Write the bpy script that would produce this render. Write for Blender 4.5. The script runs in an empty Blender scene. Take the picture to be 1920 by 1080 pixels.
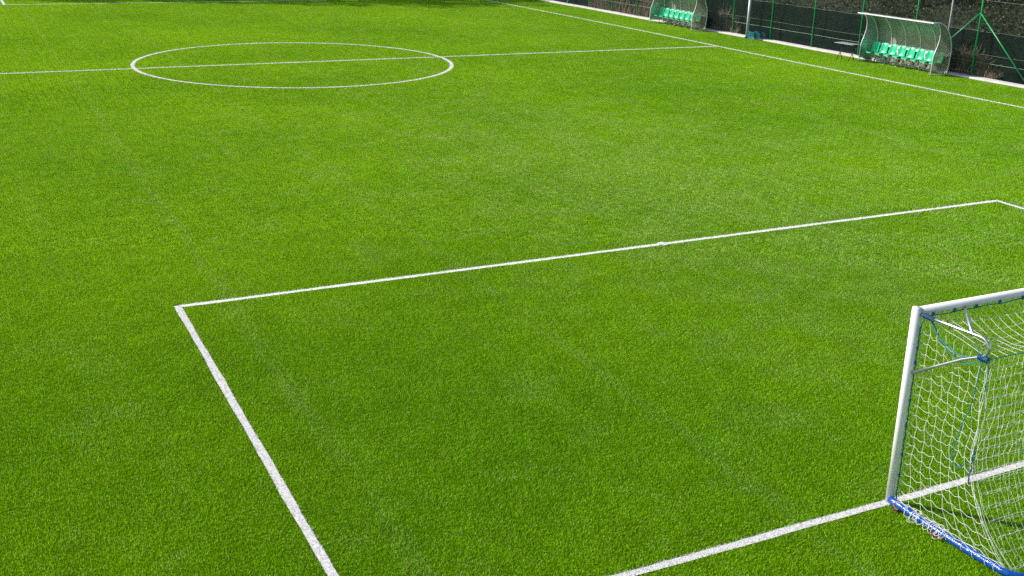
import bpy, math, random
import numpy as np
from mathutils import Vector, Matrix
random.seed(7); RNG = np.random.default_rng(11)
S = bpy.context.scene
R = math.radians

# ------------------------------------------------------------------ camera
F_PX, PITCH, YAW, ROLL = 2053.4, 0.3405, 0.4694, 0.0287
CAM = Vector((-11.571, -7.523, 6.104))
fw = Vector((math.sin(YAW)*math.cos(PITCH), math.cos(YAW)*math.cos(PITCH), -math.sin(PITCH)))
rt = Vector((math.cos(YAW), -math.sin(YAW), 0)); up = rt.cross(fw)
rt2 = rt*math.cos(ROLL)+up*math.sin(ROLL); up2 = -rt*math.sin(ROLL)+up*math.cos(ROLL)
cd = bpy.data.cameras.new('camera'); cam = bpy.data.objects.new('camera', cd); S.collection.objects.link(cam)
M3 = Matrix((rt2, up2, -fw)).transposed()
cam.matrix_world = Matrix.Translation(CAM) @ M3.to_4x4()
cd.sensor_fit = 'HORIZONTAL'; cd.sensor_width = 36; cd.lens = 36*F_PX/1920
cd.clip_start = .1; cd.clip_end = 1500
S.camera = cam

# ------------------------------------------------------------------ light
SUN_EL = R(34.5); SUN_AZ = R(-45)         # azimuth clockwise from +Y
w = bpy.data.worlds.new("World"); S.world = w; w.use_nodes = True
nt = w.node_tree; bg = nt.nodes['Background']
sky = nt.nodes.new('ShaderNodeTexSky'); sky.sky_type = 'NISHITA'; sky.sun_disc = False
sky.sun_elevation = SUN_EL; sky.sun_rotation = SUN_AZ % (2*math.pi)
nt.links.new(sky.outputs[0], bg.inputs[0]); bg.inputs[1].default_value = .11
sl = bpy.data.lights.new('sun', 'SUN'); sl.energy = 4.3; sl.angle = R(.53); sl.color = (1, .955, .88)
so = bpy.data.objects.new('sun', sl); S.collection.objects.link(so)
to_sun = Vector((math.sin(SUN_AZ)*math.cos(SUN_EL), math.cos(SUN_AZ)*math.cos(SUN_EL), math.sin(SUN_EL)))
so.rotation_euler = to_sun.to_track_quat('Z', 'Y').to_euler(); so.location = (-20, 20, 30)
vs = S.view_settings; vs.view_transform = 'Standard'; vs.look = 'None'; vs.gamma = 1; vs.exposure = .5
S.render.engine = 'CYCLES'
S.cycles.use_denoising = False
S.cycles.max_bounces = 8; S.cycles.transparent_max_bounces = 24
S.cycles.sample_clamp_indirect = 4

# ------------------------------------------------------------------ helpers
def link(o): S.collection.objects.link(o); return o
def tag(o, label=None, cat=None, group=None, kind=None):
    for k, v in (('label', label), ('category', cat), ('group', group), ('kind', kind)):
        if v: o[k] = v
    return o
def empty(name, loc=(0, 0, 0), rz=0):
    o = bpy.data.objects.new(name, None); o.location = loc; o.rotation_euler.z = rz; o.empty_display_size = .2
    return link(o)
class MB:
    def __init__(s): s.v = []; s.f = []
    def add(s, vs, fs):
        n = len(s.v); s.v += [tuple(v) for v in vs]; s.f += [tuple(i+n for i in f) for f in fs]; return s
    def box(s, a, b, M=None):
        x0, y0, z0 = a; x1, y1, z1 = b
        v = [Vector(p) for p in ((x0,y0,z0),(x1,y0,z0),(x1,y1,z0),(x0,y1,z0),(x0,y0,z1),(x1,y0,z1),(x1,y1,z1),(x0,y1,z1))]
        if M is not None: v = [M @ p for p in v]
        return s.add(v, [(0,3,2,1),(4,5,6,7),(0,1,5,4),(1,2,6,5),(2,3,7,6),(3,0,4,7)])
    def tube(s, pts, r, n=8, cap=True, flat=1.0):
        pts = [Vector(p) for p in pts]; m = len(pts)
        if m < 2: return s
        rs = r if isinstance(r, (list, tuple)) else [r]*m
        t0 = (pts[1]-pts[0]).normalized()
        ref = Vector((0, 0, 1)) if abs(t0.z) < .9 else Vector((1, 0, 0))
        a = t0.cross(ref).normalized(); vs = []
        for i, p in enumerate(pts):
            t = (pts[min(i+1, m-1)]-pts[max(i-1, 0)])
            t = t.normalized() if t.length > 1e-9 else t0
            a = (a - t*a.dot(t)); a = a.normalized() if a.length > 1e-6 else t.orthogonal().normalized()
            b = t.cross(a)
            for k in range(n):
                q = 2*math.pi*(k+.5)/n
                vs.append(p + a*rs[i]*math.cos(q) + b*rs[i]*flat*math.sin(q))
        fs = [(i*n+k, i*n+(k+1) % n, (i+1)*n+(k+1) % n, (i+1)*n+k) for i in range(m-1) for k in range(n)]
        if cap: fs += [tuple(range(n))[::-1], tuple((m-1)*n+k for k in range(n))]
        return s.add(vs, fs)
    def sheet(s, rows, close=False):
        m = len(rows); n = len(rows[0]); vs = [p for r_ in rows for p in r_]
        return s.add(vs, [(i*n+k, i*n+k+1, (i+1)*n+k+1, (i+1)*n+k) for i in range(m-1) for k in range(n-1)])
    def build(s, name, mat, parent=None, smooth=False, thick=0, bevel=0):
        me = bpy.data.meshes.new(name); me.from_pydata(s.v, [], s.f); me.update()
        o = bpy.data.objects.new(name, me); link(o)
        if mat: me.materials.append(mat)
        if parent: o.parent = parent
        if smooth:
            for p in me.polygons: p.use_smooth = True
        if thick:
            md = o.modifiers.new('thick', 'SOLIDIFY'); md.thickness = thick; md.offset = 0
        if bevel:
            md = o.modifiers.new('bev', 'BEVEL'); md.width = bevel; md.segments = 2; md.limit_method = 'ANGLE'
        return o
def fast_mesh(name, V, Fc, k, mat, attr=None):
    """V (n,3) floats, Fc (m,k) ints"""
    me = bpy.data.meshes.new(name); V = np.ascontiguousarray(V, np.float32); Fc = np.ascontiguousarray(Fc, np.int32)
    me.vertices.add(len(V)); me.vertices.foreach_set('co', V.ravel())
    me.loops.add(Fc.size); me.loops.foreach_set('vertex_index', Fc.ravel())
    me.polygons.add(len(Fc)); me.polygons.foreach_set('loop_start', np.arange(0, Fc.size, k, dtype=np.int32))
    me.update(calc_edges=True)
    if mat: me.materials.append(mat)
    if attr is not None:
        a = me.attributes.new('tint', 'FLOAT', 'FACE'); a.data.foreach_set('value', np.ascontiguousarray(attr, np.float32))
    return me

# ------------------------------------------------------------------ materials
class NB:
    def __init__(s, name):
        s.m = bpy.data.materials.new(name); s.m.use_nodes = True; s.t = s.m.node_tree
        s.p = s.t.nodes['Principled BSDF']; s.out = s.t.nodes['Material Output']
    def n(s, ty, **k):
        nd = s.t.nodes.new(ty)
        for a, b in k.items(): setattr(nd, a, b)
        return nd
    def l(s, a, b): s.t.links.new(a, b)
    def pos(s): return s.n('ShaderNodeNewGeometry').outputs['Position']
    def noise(s, scale, det=3, rough=.55, vec=None):
        nd = s.n('ShaderNodeTexNoise'); nd.inputs['Scale'].default_value = scale; nd.inputs['Detail'].default_value = det
        nd.inputs['Roughness'].default_value = rough; s.l(vec or s.pos(), nd.inputs['Vector']); return nd.outputs['Fac']
    def ramp(s, fac, stops):
        nd = s.n('ShaderNodeValToRGB'); e = nd.color_ramp.elements
        while len(e) < len(stops): e.new(.5)
        for q, (p_, c) in zip(e, stops): q.position = p_; q.color = (*c, 1) if len(c) == 3 else c
        s.l(fac, nd.inputs[0]); return nd.outputs[0]
    def mix(s, fac, a, b, mode='MIX'):
        nd = s.n('ShaderNodeMix', data_type='RGBA', blend_type=mode)
        for i, v in ((0, fac), (6, a), (7, b)):
            if hasattr(v, 'is_linked') or hasattr(v, 'links'): s.l(v, nd.inputs[i])
            else: nd.inputs[i].default_value = v if not isinstance(v, tuple) else ((*v, 1) if len(v) == 3 else v)
        return nd.outputs[2]
    def math(s, op, a, b=0., c=0.):
        nd = s.n('ShaderNodeMath', operation=op)
        for i, v in ((0, a), (1, b), (2, c)):
            if hasattr(v, 'links'): s.l(v, nd.inputs[i])
            else: nd.inputs[i].default_value = v
        return nd.outputs[0]
    def bump(s, h, st, dist=.01):
        nd = s.n('ShaderNodeBump'); nd.inputs['Strength'].default_value = st; nd.inputs['Distance'].default_value = dist
        s.l(h, nd.inputs['Height']); s.l(nd.outputs[0], s.p.inputs['Normal']); return nd.outputs[0]
def mat(name, col, rough=.5, metal=0, var=.15, sc=8, spec=None, bump=0, bsc=60):
    b = NB(name); f = b.noise(sc, 4)
    c = b.ramp(f, [(.3, tuple(x*(1-var) for x in col)), (.7, tuple(min(1, x*(1+var)) for x in col))])
    b.l(c, b.p.inputs['Base Color'])
    b.p.inputs['Roughness'].default_value = rough; b.p.inputs['Metallic'].default_value = metal
    if spec is not None: b.p.inputs['Specular IOR Level'].default_value = spec
    if bump: b.bump(b.noise(bsc, 3), bump)
    return b.m
def turf_colours(b):
    """world-space colour of the green fibres: patches, roll joints, worn ground and painted sheen down the middle of the pitch"""
    P = b.pos()
    sep = b.n('ShaderNodeSeparateXYZ'); b.l(P, sep.inputs[0]); X = sep.outputs[0]; Y = sep.outputs[1]
    def clamp(v):
        nd = b.n('ShaderNodeClamp'); b.l(v, nd.inputs[0]); return nd.outputs[0]
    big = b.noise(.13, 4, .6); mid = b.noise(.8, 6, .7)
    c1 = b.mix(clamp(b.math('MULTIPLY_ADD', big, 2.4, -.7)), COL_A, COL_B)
    # worn turf, sheen painted paler: strongest on axis of play and in goal mouth
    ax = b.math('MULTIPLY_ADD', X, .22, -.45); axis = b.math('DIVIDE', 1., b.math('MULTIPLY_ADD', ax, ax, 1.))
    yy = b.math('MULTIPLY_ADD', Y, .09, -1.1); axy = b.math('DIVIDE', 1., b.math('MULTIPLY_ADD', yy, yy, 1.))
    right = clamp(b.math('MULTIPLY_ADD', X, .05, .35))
    worn_sheen = b.math('ADD', b.math('MULTIPLY', b.math('MULTIPLY', axis, axy), .55), b.math('MULTIPLY', right, .25))
    patch = clamp(b.math('ADD', b.math('MULTIPLY_ADD', mid, 2.6, -1.5), worn_sheen))
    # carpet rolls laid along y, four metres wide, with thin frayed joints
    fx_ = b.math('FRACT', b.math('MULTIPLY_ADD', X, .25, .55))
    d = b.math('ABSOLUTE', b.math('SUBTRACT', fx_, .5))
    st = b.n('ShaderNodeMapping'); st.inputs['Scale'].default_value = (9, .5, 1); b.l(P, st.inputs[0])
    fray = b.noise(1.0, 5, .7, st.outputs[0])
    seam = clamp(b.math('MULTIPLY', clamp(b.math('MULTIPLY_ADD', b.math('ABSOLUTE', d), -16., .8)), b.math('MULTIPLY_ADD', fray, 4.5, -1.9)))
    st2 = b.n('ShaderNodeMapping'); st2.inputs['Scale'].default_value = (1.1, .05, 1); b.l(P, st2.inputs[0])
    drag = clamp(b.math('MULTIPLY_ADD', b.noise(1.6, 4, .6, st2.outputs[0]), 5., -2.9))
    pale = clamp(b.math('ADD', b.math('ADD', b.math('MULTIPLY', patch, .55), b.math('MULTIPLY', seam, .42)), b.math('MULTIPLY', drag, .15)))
    c2 = b.mix(b.math('MULTIPLY', pale, .75), c1, COL_PALE)
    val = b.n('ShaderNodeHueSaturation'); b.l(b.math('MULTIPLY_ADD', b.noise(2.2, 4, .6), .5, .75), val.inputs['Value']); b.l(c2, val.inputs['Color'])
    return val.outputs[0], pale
COL_A = (.365, .71, .008); COL_B = (.228, .55, .008); COL_PALE = (.46, .74, .20)  # third tone pales worn patches, joints and painted sheen
def blade_mat(name, white=False, k=1.):
    b = NB(name)
    at = b.n('ShaderNodeAttribute'); at.attribute_name = 'tint'; tf = at.outputs['Fac']
    if white: col = b.ramp(tf, [(0, (.5*k, .48*k, .48*k)), (.2, (.86*k, .84*k, .82*k)), (1, (.95*k, .94*k, .90*k))])
    else:
        base, pale = turf_colours(b)
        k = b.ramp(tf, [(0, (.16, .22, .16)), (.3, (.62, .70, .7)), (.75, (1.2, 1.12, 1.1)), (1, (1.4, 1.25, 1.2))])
        gl = b.n('ShaderNodeClamp'); b.l(b.math('MULTIPLY', b.math('SUBTRACT', tf, b.math('MULTIPLY_ADD', pale, -.20, .955)), 25.), gl.inputs[0])  # glints painted as near-white blade colour, denser on the pale patches
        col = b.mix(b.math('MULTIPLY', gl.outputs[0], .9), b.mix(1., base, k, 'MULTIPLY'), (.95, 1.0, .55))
    b.l(col, b.p.inputs['Base Color']); b.p.inputs['Roughness'].default_value = .4 if not white else .6
    b.p.inputs['Specular IOR Level'].default_value = .10 if not white else .2
    tr = b.n('ShaderNodeBsdfTranslucent'); b.l(col if white else b.mix(1., col, (1.35, 1.05, .6), 'MULTIPLY'), tr.inputs[0])
    mx = b.n('ShaderNodeMixShader'); mx.inputs[0].default_value = .36 if not white else .25
    b.l(b.p.outputs[0], mx.inputs[1]); b.l(tr.outputs[0], mx.inputs[2]); b.l(mx.outputs[0], b.out.inputs[0])
    return b.m
M_BLADE = blade_mat('turf_fibre'); M_WBLADE = blade_mat('white_turf_fibre', True); M_WBLADE_GREY = blade_mat('greyed_white_turf_fibre', True, .87)
def turf_base_mat():
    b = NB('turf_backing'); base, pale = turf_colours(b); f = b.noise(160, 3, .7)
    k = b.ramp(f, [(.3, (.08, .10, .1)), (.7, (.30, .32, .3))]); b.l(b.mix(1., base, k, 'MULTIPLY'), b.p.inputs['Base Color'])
    b.p.inputs['Roughness'].default_value = .9; b.p.inputs['Specular IOR Level'].default_value = 0; b.bump(f, .8, .01); return b.m
M_TURF = turf_base_mat()
def line_base(name, c):
    b = NB(name); f = b.noise(180, 3, .7); b.l(b.ramp(f, [(.3, tuple(x*.5 for x in c)), (.45, c)]), b.p.inputs['Base Color'])
    b.p.inputs['Roughness'].default_value = .8; b.bump(f, .7, .01); return b.m
M_LINE = line_base('white_line', (.92, .93, .84)); M_LINE_GREY = line_base('greyed_white_line', (.78, .75, .73))  # second white is greyer, for the goal line and left box side
M_KERB = mat('kerb_concrete', (.62, .58, .55), .85, var=.18, sc=3, bump=.4)
M_GREEN = mat('green_post_paint', (.008, .30, .085), .35, var=.2, sc=5)
M_WIRE = mat('green_wire', (.18, .30, .22), .45, metal=.2)
M_MESH = mat('galvanised_mesh', (.11, .16, .12), .5, metal=.3, var=.3, sc=1)
M_WHITE = mat('white_powdercoat', (.80, .79, .76), .3, var=.04, sc=2)
M_GALV = mat('galvanised_steel', (.60, .60, .62), .28, metal=.9, var=.15, sc=6)
M_RAIL = mat('dull_galvanised', (.42, .43, .40), .5, metal=.4, var=.2, sc=6)
M_ALU = mat('pale_aluminium', (.72, .72, .72), .4, metal=.3, var=.1)
M_MAST = mat('greyed_steel', (.46, .47, .47), .5, metal=.2, var=.2, sc=2)
M_NET = mat('white_net_cord', (.84, .83, .78), .7, var=.05)
M_ROPE = mat('blue_rope', (.012, .10, .30), .6, var=.4, sc=90)
M_TEAL = mat('teal_rope', (.01, .20, .25), .6, var=.4, sc=90)
M_SEAT = mat('green_seat_plastic', (.003, .45, .22), .32, var=.07, sc=3)
M_PALE = mat('white_plastic', (.8, .8, .78), .5, var=.06)
M_BLACK = mat('black_steel', (.02, .02, .022), .45, var=.3)
M_TABLE = mat('grey_table_top', (.30, .33, .34), .4, var=.15)
M_CRATE = mat('teal_crate_plastic', (.010, .16, .19), .4, var=.25)
M_CRATE2 = mat('dark_crate_plastic', (.008, .07, .10), .4, var=.25)
M_BIN = mat('green_bin_plastic', (.004, .22, .11), .45, var=.15)
M_STEM = mat('dry_stem', (.16, .12, .07), .8, var=.45, sc=14)
M_STEM2 = mat('grey_dry_stem', (.32, .27, .19), .8, var=.4, sc=14)
M_BARK = mat('bark', (.16, .12, .09), .9, var=.4, sc=6, bump=.8, bsc=25)
M_LEAFB = mat('fallen_leaf', (.20, .11, .05), .7, var=.3, sc=80)
def blue_wrap():
    b = NB('blue_vinyl'); f = b.noise(26, 4, .6); b.l(b.ramp(f, [(.3, (.003, .045, .24)), (.7, (.005, .085, .40))]), b.p.inputs['Base Color'])
    b.p.inputs['Roughness'].default_value = .16; b.bump(b.noise(38, 3), .55, .012); return b.m
M_BLUE = blue_wrap()
def foliage(name, cols, sc=2.5):
    b = NB(name); at = b.n('ShaderNodeAttribute'); at.attribute_name = 'tint'
    f = b.math('MULTIPLY_ADD', at.outputs['Fac'], .6, b.math('MULTIPLY', b.noise(sc, 4), .5))
    col = b.ramp(f, cols); b.l(col, b.p.inputs['Base Color']); b.p.inputs['Roughness'].default_value = .55
    tr = b.n('ShaderNodeBsdfTranslucent'); b.l(col, tr.inputs[0]); mx = b.n('ShaderNodeMixShader'); mx.inputs[0].default_value = .25
    b.l(b.p.outputs[0], mx.inputs[1]); b.l(tr.outputs[0], mx.inputs[2]); b.l(mx.outputs[0], b.out.inputs[0]); return b.m
M_UNDER = foliage('undergrowth_leaf', [(.15, (.003, .010, .002)), (.4, (.015, .033, .005)), (.58, (.045, .068, .012)), (.76, (.085, .082, .025)), (.95, (.07, .13, .016))], .45)
M_TREE = foliage('tree_leaf', [(.2, (.02, .05, .01)), (.6, (.05, .09, .02)), (.9, (.10, .13, .03))])
def soil():
    b = NB('bank_soil'); f = b.noise(1.3, 8, .7); g = b.noise(14, 5, .7)
    c = b.ramp(f, [(.3, (.012, .018, .006)), (.5, (.022, .030, .010)), (.68, (.045, .050, .02))])
    b.l(b.mix(.6, c, b.ramp(g, [(.3, (.006, .01, .004)), (.7, (.045, .048, .02))])), b.p.inputs['Base Color'])
    b.p.inputs['Roughness'].default_value = .95; b.bump(g, 1., .1); return b.m
M_SOIL = soil()
def cloth():
    b = NB('dark_shade_cloth'); P = b.pos()
    f = b.noise(1.1, 5, .65); c = b.ramp(f, [(.3, (.002, .006, .005)), (.7, (.004, .015, .011))]); b.l(c, b.p.inputs['Base Color'])
    b.p.inputs['Roughness'].default_value = .9; b.p.inputs['Specular IOR Level'].default_value = .1
    b.l(b.math('MULTIPLY_ADD', b.noise(2.2, 4, .6), .35, .66), b.p.inputs['Alpha'])
    return b.m
M_CLOTH = cloth()
def polycarb(name, tint, dens):
    b = NB(name); fr = b.n('ShaderNodeLayerWeight'); fr.inputs[0].default_value = .45
    tr = b.n('ShaderNodeBsdfTransparent'); tr.inputs[0].default_value = (*tint, 1)
    gl = b.n('ShaderNodeBsdfGlossy'); gl.inputs['Roughness'].default_value = .22; gl.inputs[0].default_value = (.9, .95, .95, 1)
    df = b.n('ShaderNodeBsdfDiffuse'); tl = b.n('ShaderNodeBsdfTranslucent')
    stv = b.n('ShaderNodeMapping'); stv.inputs['Scale'].default_value = (1, 30, 1); b.l(b.pos(), stv.inputs[0])
    dc = b.ramp(b.noise(1.2, 4, .6, stv.outputs[0]), [(.3, (.42, .41, .32)), (.7, (.60, .60, .52))]); b.l(dc, df.inputs[0]); b.l(dc, tl.inputs[0])
    m0 = b.n('ShaderNodeMixShader'); m0.inputs[0].default_value = .35; b.l(df.outputs[0], m0.inputs[1]); b.l(tl.outputs[0], m0.inputs[2])
    m1 = b.n('ShaderNodeMixShader'); m1.inputs[0].default_value = dens; b.l(tr.outputs[0], m1.inputs[1]); b.l(m0.outputs[0], m1.inputs[2])
    m2 = b.n('ShaderNodeMixShader'); b.l(b.math('MULTIPLY_ADD', fr.outputs['Fresnel'], .6, .07), m2.inputs[0])
    b.l(m1.outputs[0], m2.inputs[1]); b.l(gl.outputs[0], m2.inputs[2]); b.l(m2.outputs[0], b.out.inputs[0]); return b.m
M_POLY = polycarb('smoky_polycarbonate', (.62, .64, .58), .80)
M_POLYC = polycarb('clear_polycarbonate', (.78, .78, .68), .34)
M_POLYG = polycarb('green_tinted_polycarbonate', (.45, .78, .65), .22)

# ------------------------------------------------------------------ layout constants (metres; goal line is y = 0)
BW, BD, MID, CR = 9.0, 9.0, 34.11, 5.95
def kerb_x(y): return 23.8-.03*(y-22)
def touch_x(y): return 19.8 + .0009*(y-34)**2*(1 if y < 34 else -.9)*1.2 - .004*(y-34)
FAR = 2*MID
# ------------------------------------------------------------------ ground sheets
def quad(name, pts, m, z=0):
    b = MB(); b.add([(x, y, z) for x, y in pts], [tuple(range(len(pts)))]); return b.build(name, m)
g = quad('ground', [(-600, -600), (600, -600), (600, 600), (-600, 600)], M_SOIL, -.03); tag(g, 'dark soil ground beyond the artificial pitch', 'ground', kind='structure')
rows = []
for i in range(45):
    y = -14+i*2.0; rows.append([(x, y, 0) for x in np.linspace(-32, kerb_x(y)+.2, 12)])
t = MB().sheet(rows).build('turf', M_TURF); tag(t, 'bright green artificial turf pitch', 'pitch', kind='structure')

# ------------------------------------------------------------------ white markings
LW = .10
def lw(d): return .10 if d < 24 else (.12 if d < 40 else .145)
def wob(s, a=.006): return a*(math.sin(s*2.1)+.6*math.sin(s*5.3+1)+.4*math.sin(s*11.7+2))
def line_pts(a, b, step=.25):
    a, b = np.array(a, float), np.array(b, float); n = max(2, int(np.linalg.norm(b-a)/step)); return [a+(b-a)*i/n for i in range(n+1)]
circle = [np.array((CR*math.cos(q), MID+CR*math.sin(q))) for q in np.linspace(0, 2*math.pi, 240)]
touch = [np.array((touch_x(y), y)) for y in np.arange(-3, 71, .5)]
MARKS = [  # name, label, polylines
 ('goal_line', 'white goal line running across the near end under the goal', [line_pts((-14, 0), (19.9, 0))]),
 ('penalty_area_line', 'white penalty area outline in front of the near goal', [line_pts((-BW, LW/2), (-BW, BD+LW/2)), line_pts((-BW+LW/2, BD), (BW-LW/2, BD)), line_pts((BW, BD+LW/2), (BW, LW/2))]),
 ('halfway_line', 'white halfway line crossing the middle of the pitch', [line_pts((-20, MID), (touch_x(MID)-LW/2, MID))]),
 ('centre_circle', 'white centre circle around the middle of the halfway line', [circle]),
 ('touchline', 'long white touchline in front of the two team shelters', [touch]),
 ('penalty_area_line', 'white penalty area outline at the far end of the pitch', [line_pts((-BW, FAR-LW/2), (-BW, FAR-BD-LW/2)), line_pts((-BW+LW/2, FAR-BD), (BW-LW/2, FAR-BD)), line_pts((BW, FAR-BD-LW/2), (BW, FAR-LW/2))]),
]
SPOTS = [('penalty_spot', 'small white penalty spot on the front line of the near penalty area', (0, BD), .105),
         ('centre_spot', 'small white spot at the centre of the circle', (0, MID), .12)]
cam_xy = np.array((CAM.x, CAM.y))
def blades(P, h, w_, rng, lean=1.0):
    """P (n,2) root positions, returns verts, faces(4)"""
    n = len(P); a = rng.uniform(0, 2*np.pi, n); l = h*rng.uniform(.65, 1.15, n); ln = np.abs(rng.normal(0, .62*lean, n)).clip(0, 1.35)
    d = np.stack([np.cos(a), np.sin(a)], 1); sd = np.stack([-d[:, 1], d[:, 0]], 1)*(w_/2)[:, None] if hasattr(w_, '__len__') else np.stack([-d[:, 1], d[:, 0]], 1)*w_/2
    tip = P+d*(l*np.sin(ln))[:, None]; tz = l*np.cos(ln)+.002
    V = np.zeros((n, 4, 3)); V[:, 0, :2] = P-sd; V[:, 1, :2] = P+sd; V[:, 2, :2] = tip+sd*.75; V[:, 3, :2] = tip-sd*.75
    V[:, 2, 2] = tz; V[:, 3, 2] = tz
    return V.reshape(-1, 3), np.arange(4*n).reshape(n, 4)
def seg_arrays(): 
    A, B = [], []
    for _, _, pl in MARKS:
        for p in pl:
            p = np.array(p); A.append(p[:-1]); B.append(p[1:])
    return np.concatenate(A), np.concatenate(B)
zl = .004
for mi, (nm, lab, pls) in enumerate(MARKS):
    b = MB(); BV = []; whiter0 = []; whiterb = []
    for pi, pl in enumerate(pls):
        pl = np.array(pl); tg = np.gradient(pl, axis=0); tg /= np.linalg.norm(tg, axis=1)[:, None]; nn = np.stack([-tg[:, 1], tg[:, 0]], 1)
        s = np.concatenate([[0], np.cumsum(np.linalg.norm(np.diff(pl, axis=0), axis=1))])
        # sheets crossing others sit a few mm higher
        z = zl + mi*.0012 + pi*.0005
        dist = np.linalg.norm(pl-cam_xy, axis=1)
        L_ = [(*(pl[i]+nn[i]*(LW/2+wob(s[i]+mi))), z) for i in range(len(pl))]; R_ = [(*(pl[i]-nn[i]*(LW/2+wob(s[i]*1.1+9))), z) for i in range(len(pl))]
        b.sheet([L_, R_][::-1]); fresh = not (mi == 0 or (mi == 1 and pi == 0)); whiter0 += [fresh]*(len(pl)-1)
        for i in range(len(pl)-1):
            L = s[i+1]-s[i]; dn = 7500 if dist[i] < 17 else (6000 if dist[i] < 30 else 6000); LL = lw(dist[i]); k = int(dn*LL*L); whiterb += [fresh]*k
            u = RNG.random(k); v = RNG.uniform(-LL/2-.004, LL/2+.004, k)
            BV.append(np.concatenate([(pl[i]+(pl[i+1]-pl[i])*u[:, None]+nn[i]*v[:, None]), np.full((k, 1), .0035 if dist[i] < 17 else (.005 if dist[i] < 30 else .010))], 1))
    Q = np.concatenate(BV); V, Fc = blades(Q[:, :2], .023, Q[:, 2], RNG)
    n0 = len(b.v); V0 = np.array(b.v); F0 = np.array(b.f)
    o = bpy.data.objects.new(nm, fast_mesh(nm, np.concatenate([V0, V]), np.concatenate([F0, Fc+n0]), 4, M_LINE, np.concatenate([np.zeros(len(F0)), RNG.random(len(Fc))])))
    for m_ in (M_WBLADE, M_LINE_GREY, M_WBLADE_GREY): o.data.materials.append(m_)
    o.data.polygons.foreach_set('material_index', np.concatenate([np.where(whiter0, 0, 2), np.where(whiterb, 1, 3)]).astype(np.int32))
    link(o); tag(o, lab, 'pitch line', kind='structure')
for si, (nm, lab, c, r_) in enumerate(SPOTS):
    q = np.linspace(0, 2*math.pi, 25)[:-1]; k = 500
    V0 = np.array([(c[0]+r_*math.cos(a)*(1+.05*math.sin(5*a)), c[1]+r_*math.sin(a), .0115) for a in q]+[(c[0], c[1], .0115)])
    F0 = np.array([(i, (i+1) % 24, 24, 24) for i in range(24)])
    me = MB(); me.add(V0, [(i, (i+1) % 24, 24) for i in range(24)])
    rr = r_*np.sqrt(RNG.random(k)); aa = RNG.uniform(0, 6.283, k)
    V, Fc = blades(np.stack([c[0]+rr*np.cos(aa), c[1]+rr*np.sin(aa)], 1), .022, .006, RNG)
    me.add(V, [tuple(f) for f in Fc]); o = me.build(nm, M_WHITE and M_LINE); tag(o, lab, 'pitch mark', kind='structure')

# ------------------------------------------------------------------ turf fibres (stuff: tufts instanced over the pitch)
tuft_col = bpy.data.collections.new('turf_tufts')
def tuft(name, size, n, h, w_, disc=False):
    if disc:
        r_ = size*np.sqrt(RNG.random(n)); a = RNG.uniform(0, 6.283, n); P = np.stack([r_*np.cos(a), r_*np.sin(a)], 1)
    else: P = RNG.uniform(-size/2, size/2, (n, 2))
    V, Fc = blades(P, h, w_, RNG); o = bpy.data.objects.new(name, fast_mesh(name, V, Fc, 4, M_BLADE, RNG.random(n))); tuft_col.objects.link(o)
NV = 4
for i in range(NV): tuft(f'tuft_a{i}', .262, 640, .022, .0031)          # 0-3 near
for i in range(NV): tuft(f'tuft_b{i}', .27, 500, .023, .0049)          # 4-7 middle
for i in range(NV): tuft(f'tuft_c{i}', .29, 330, .023, .0076)          # 8-11 far
for i in range(40): tuft(f'tuft_d{i:02d}', .016, 8, .021, .0029, True)     # 12-15 small
A_, B_ = seg_arrays()
def line_dist(P):
    out = np.full(len(P), 9e9)
    AB = B_-A_; L2 = (AB**2).sum(1)
    # coarse cull with per-chunk loops
    for i in range(0, len(P), 4000):
        q = P[i:i+4000]; lo, hi = q.min(0)-.6, q.max(0)+.6
        mn = np.minimum(A_, B_); mx = np.maximum(A_, B_)
        ok = (mx[:, 0] > lo[0]) & (mn[:, 0] < hi[0]) & (mx[:, 1] > lo[1]) & (mn[:, 1] < hi[1])
        if not ok.any(): continue
        a, ab, l2 = A_[ok], AB[ok], L2[ok]
        t_ = (((q[:, None]-a[None])*ab[None]).sum(2)/l2[None]).clip(0, 1)
        out[i:i+4000] = np.sqrt((((a[None]+ab[None]*t_[..., None])-q[:, None])**2).sum(2).min(1))
    for _, _, c, r_ in SPOTS: out = np.minimum(out, np.abs(np.linalg.norm(P-np.array(c), axis=1)-r_+.05).clip(0) if False else np.maximum(np.linalg.norm(P-np.array(c), axis=1)-r_+LW/2, 0))
    return out
def in_view(P, m=1.6):
    D = np.concatenate([P, np.zeros((len(P), 1))], 1)-np.array(CAM)
    z = D@np.array(fw); x = D@np.array(rt2); y = D@np.array(up2)
    hx = 960/F_PX; hy = 540/F_PX
    return (z > 2) & (np.abs(x) < z*hx+m) & (np.abs(y) < z*hy+m)
gx, gy = np.meshgrid(np.arange(-20, 24, .25), np.arange(-6, 66, .25)); C = np.stack([gx.ravel(), gy.ravel()], 1)
C = C[in_view(C, 2.2)]; C = C[C[:, 0] < 23.8-.03*(C[:, 1]-22)-.13]
ld = line_dist(C); dd = np.linalg.norm(C-cam_xy, axis=1)
full = ld > .25; T = C[full]; td = dd[full]
idx = np.where(td < 20, 0, np.where(td < 34, NV, 2*NV)) + RNG.integers(0, NV, len(T))
rot = RNG.integers(0, 4, len(T))*math.pi/2; scl = np.ones(len(T))
E = C[~full]; ed = dd[~full]
SP, SS = [], []
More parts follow.
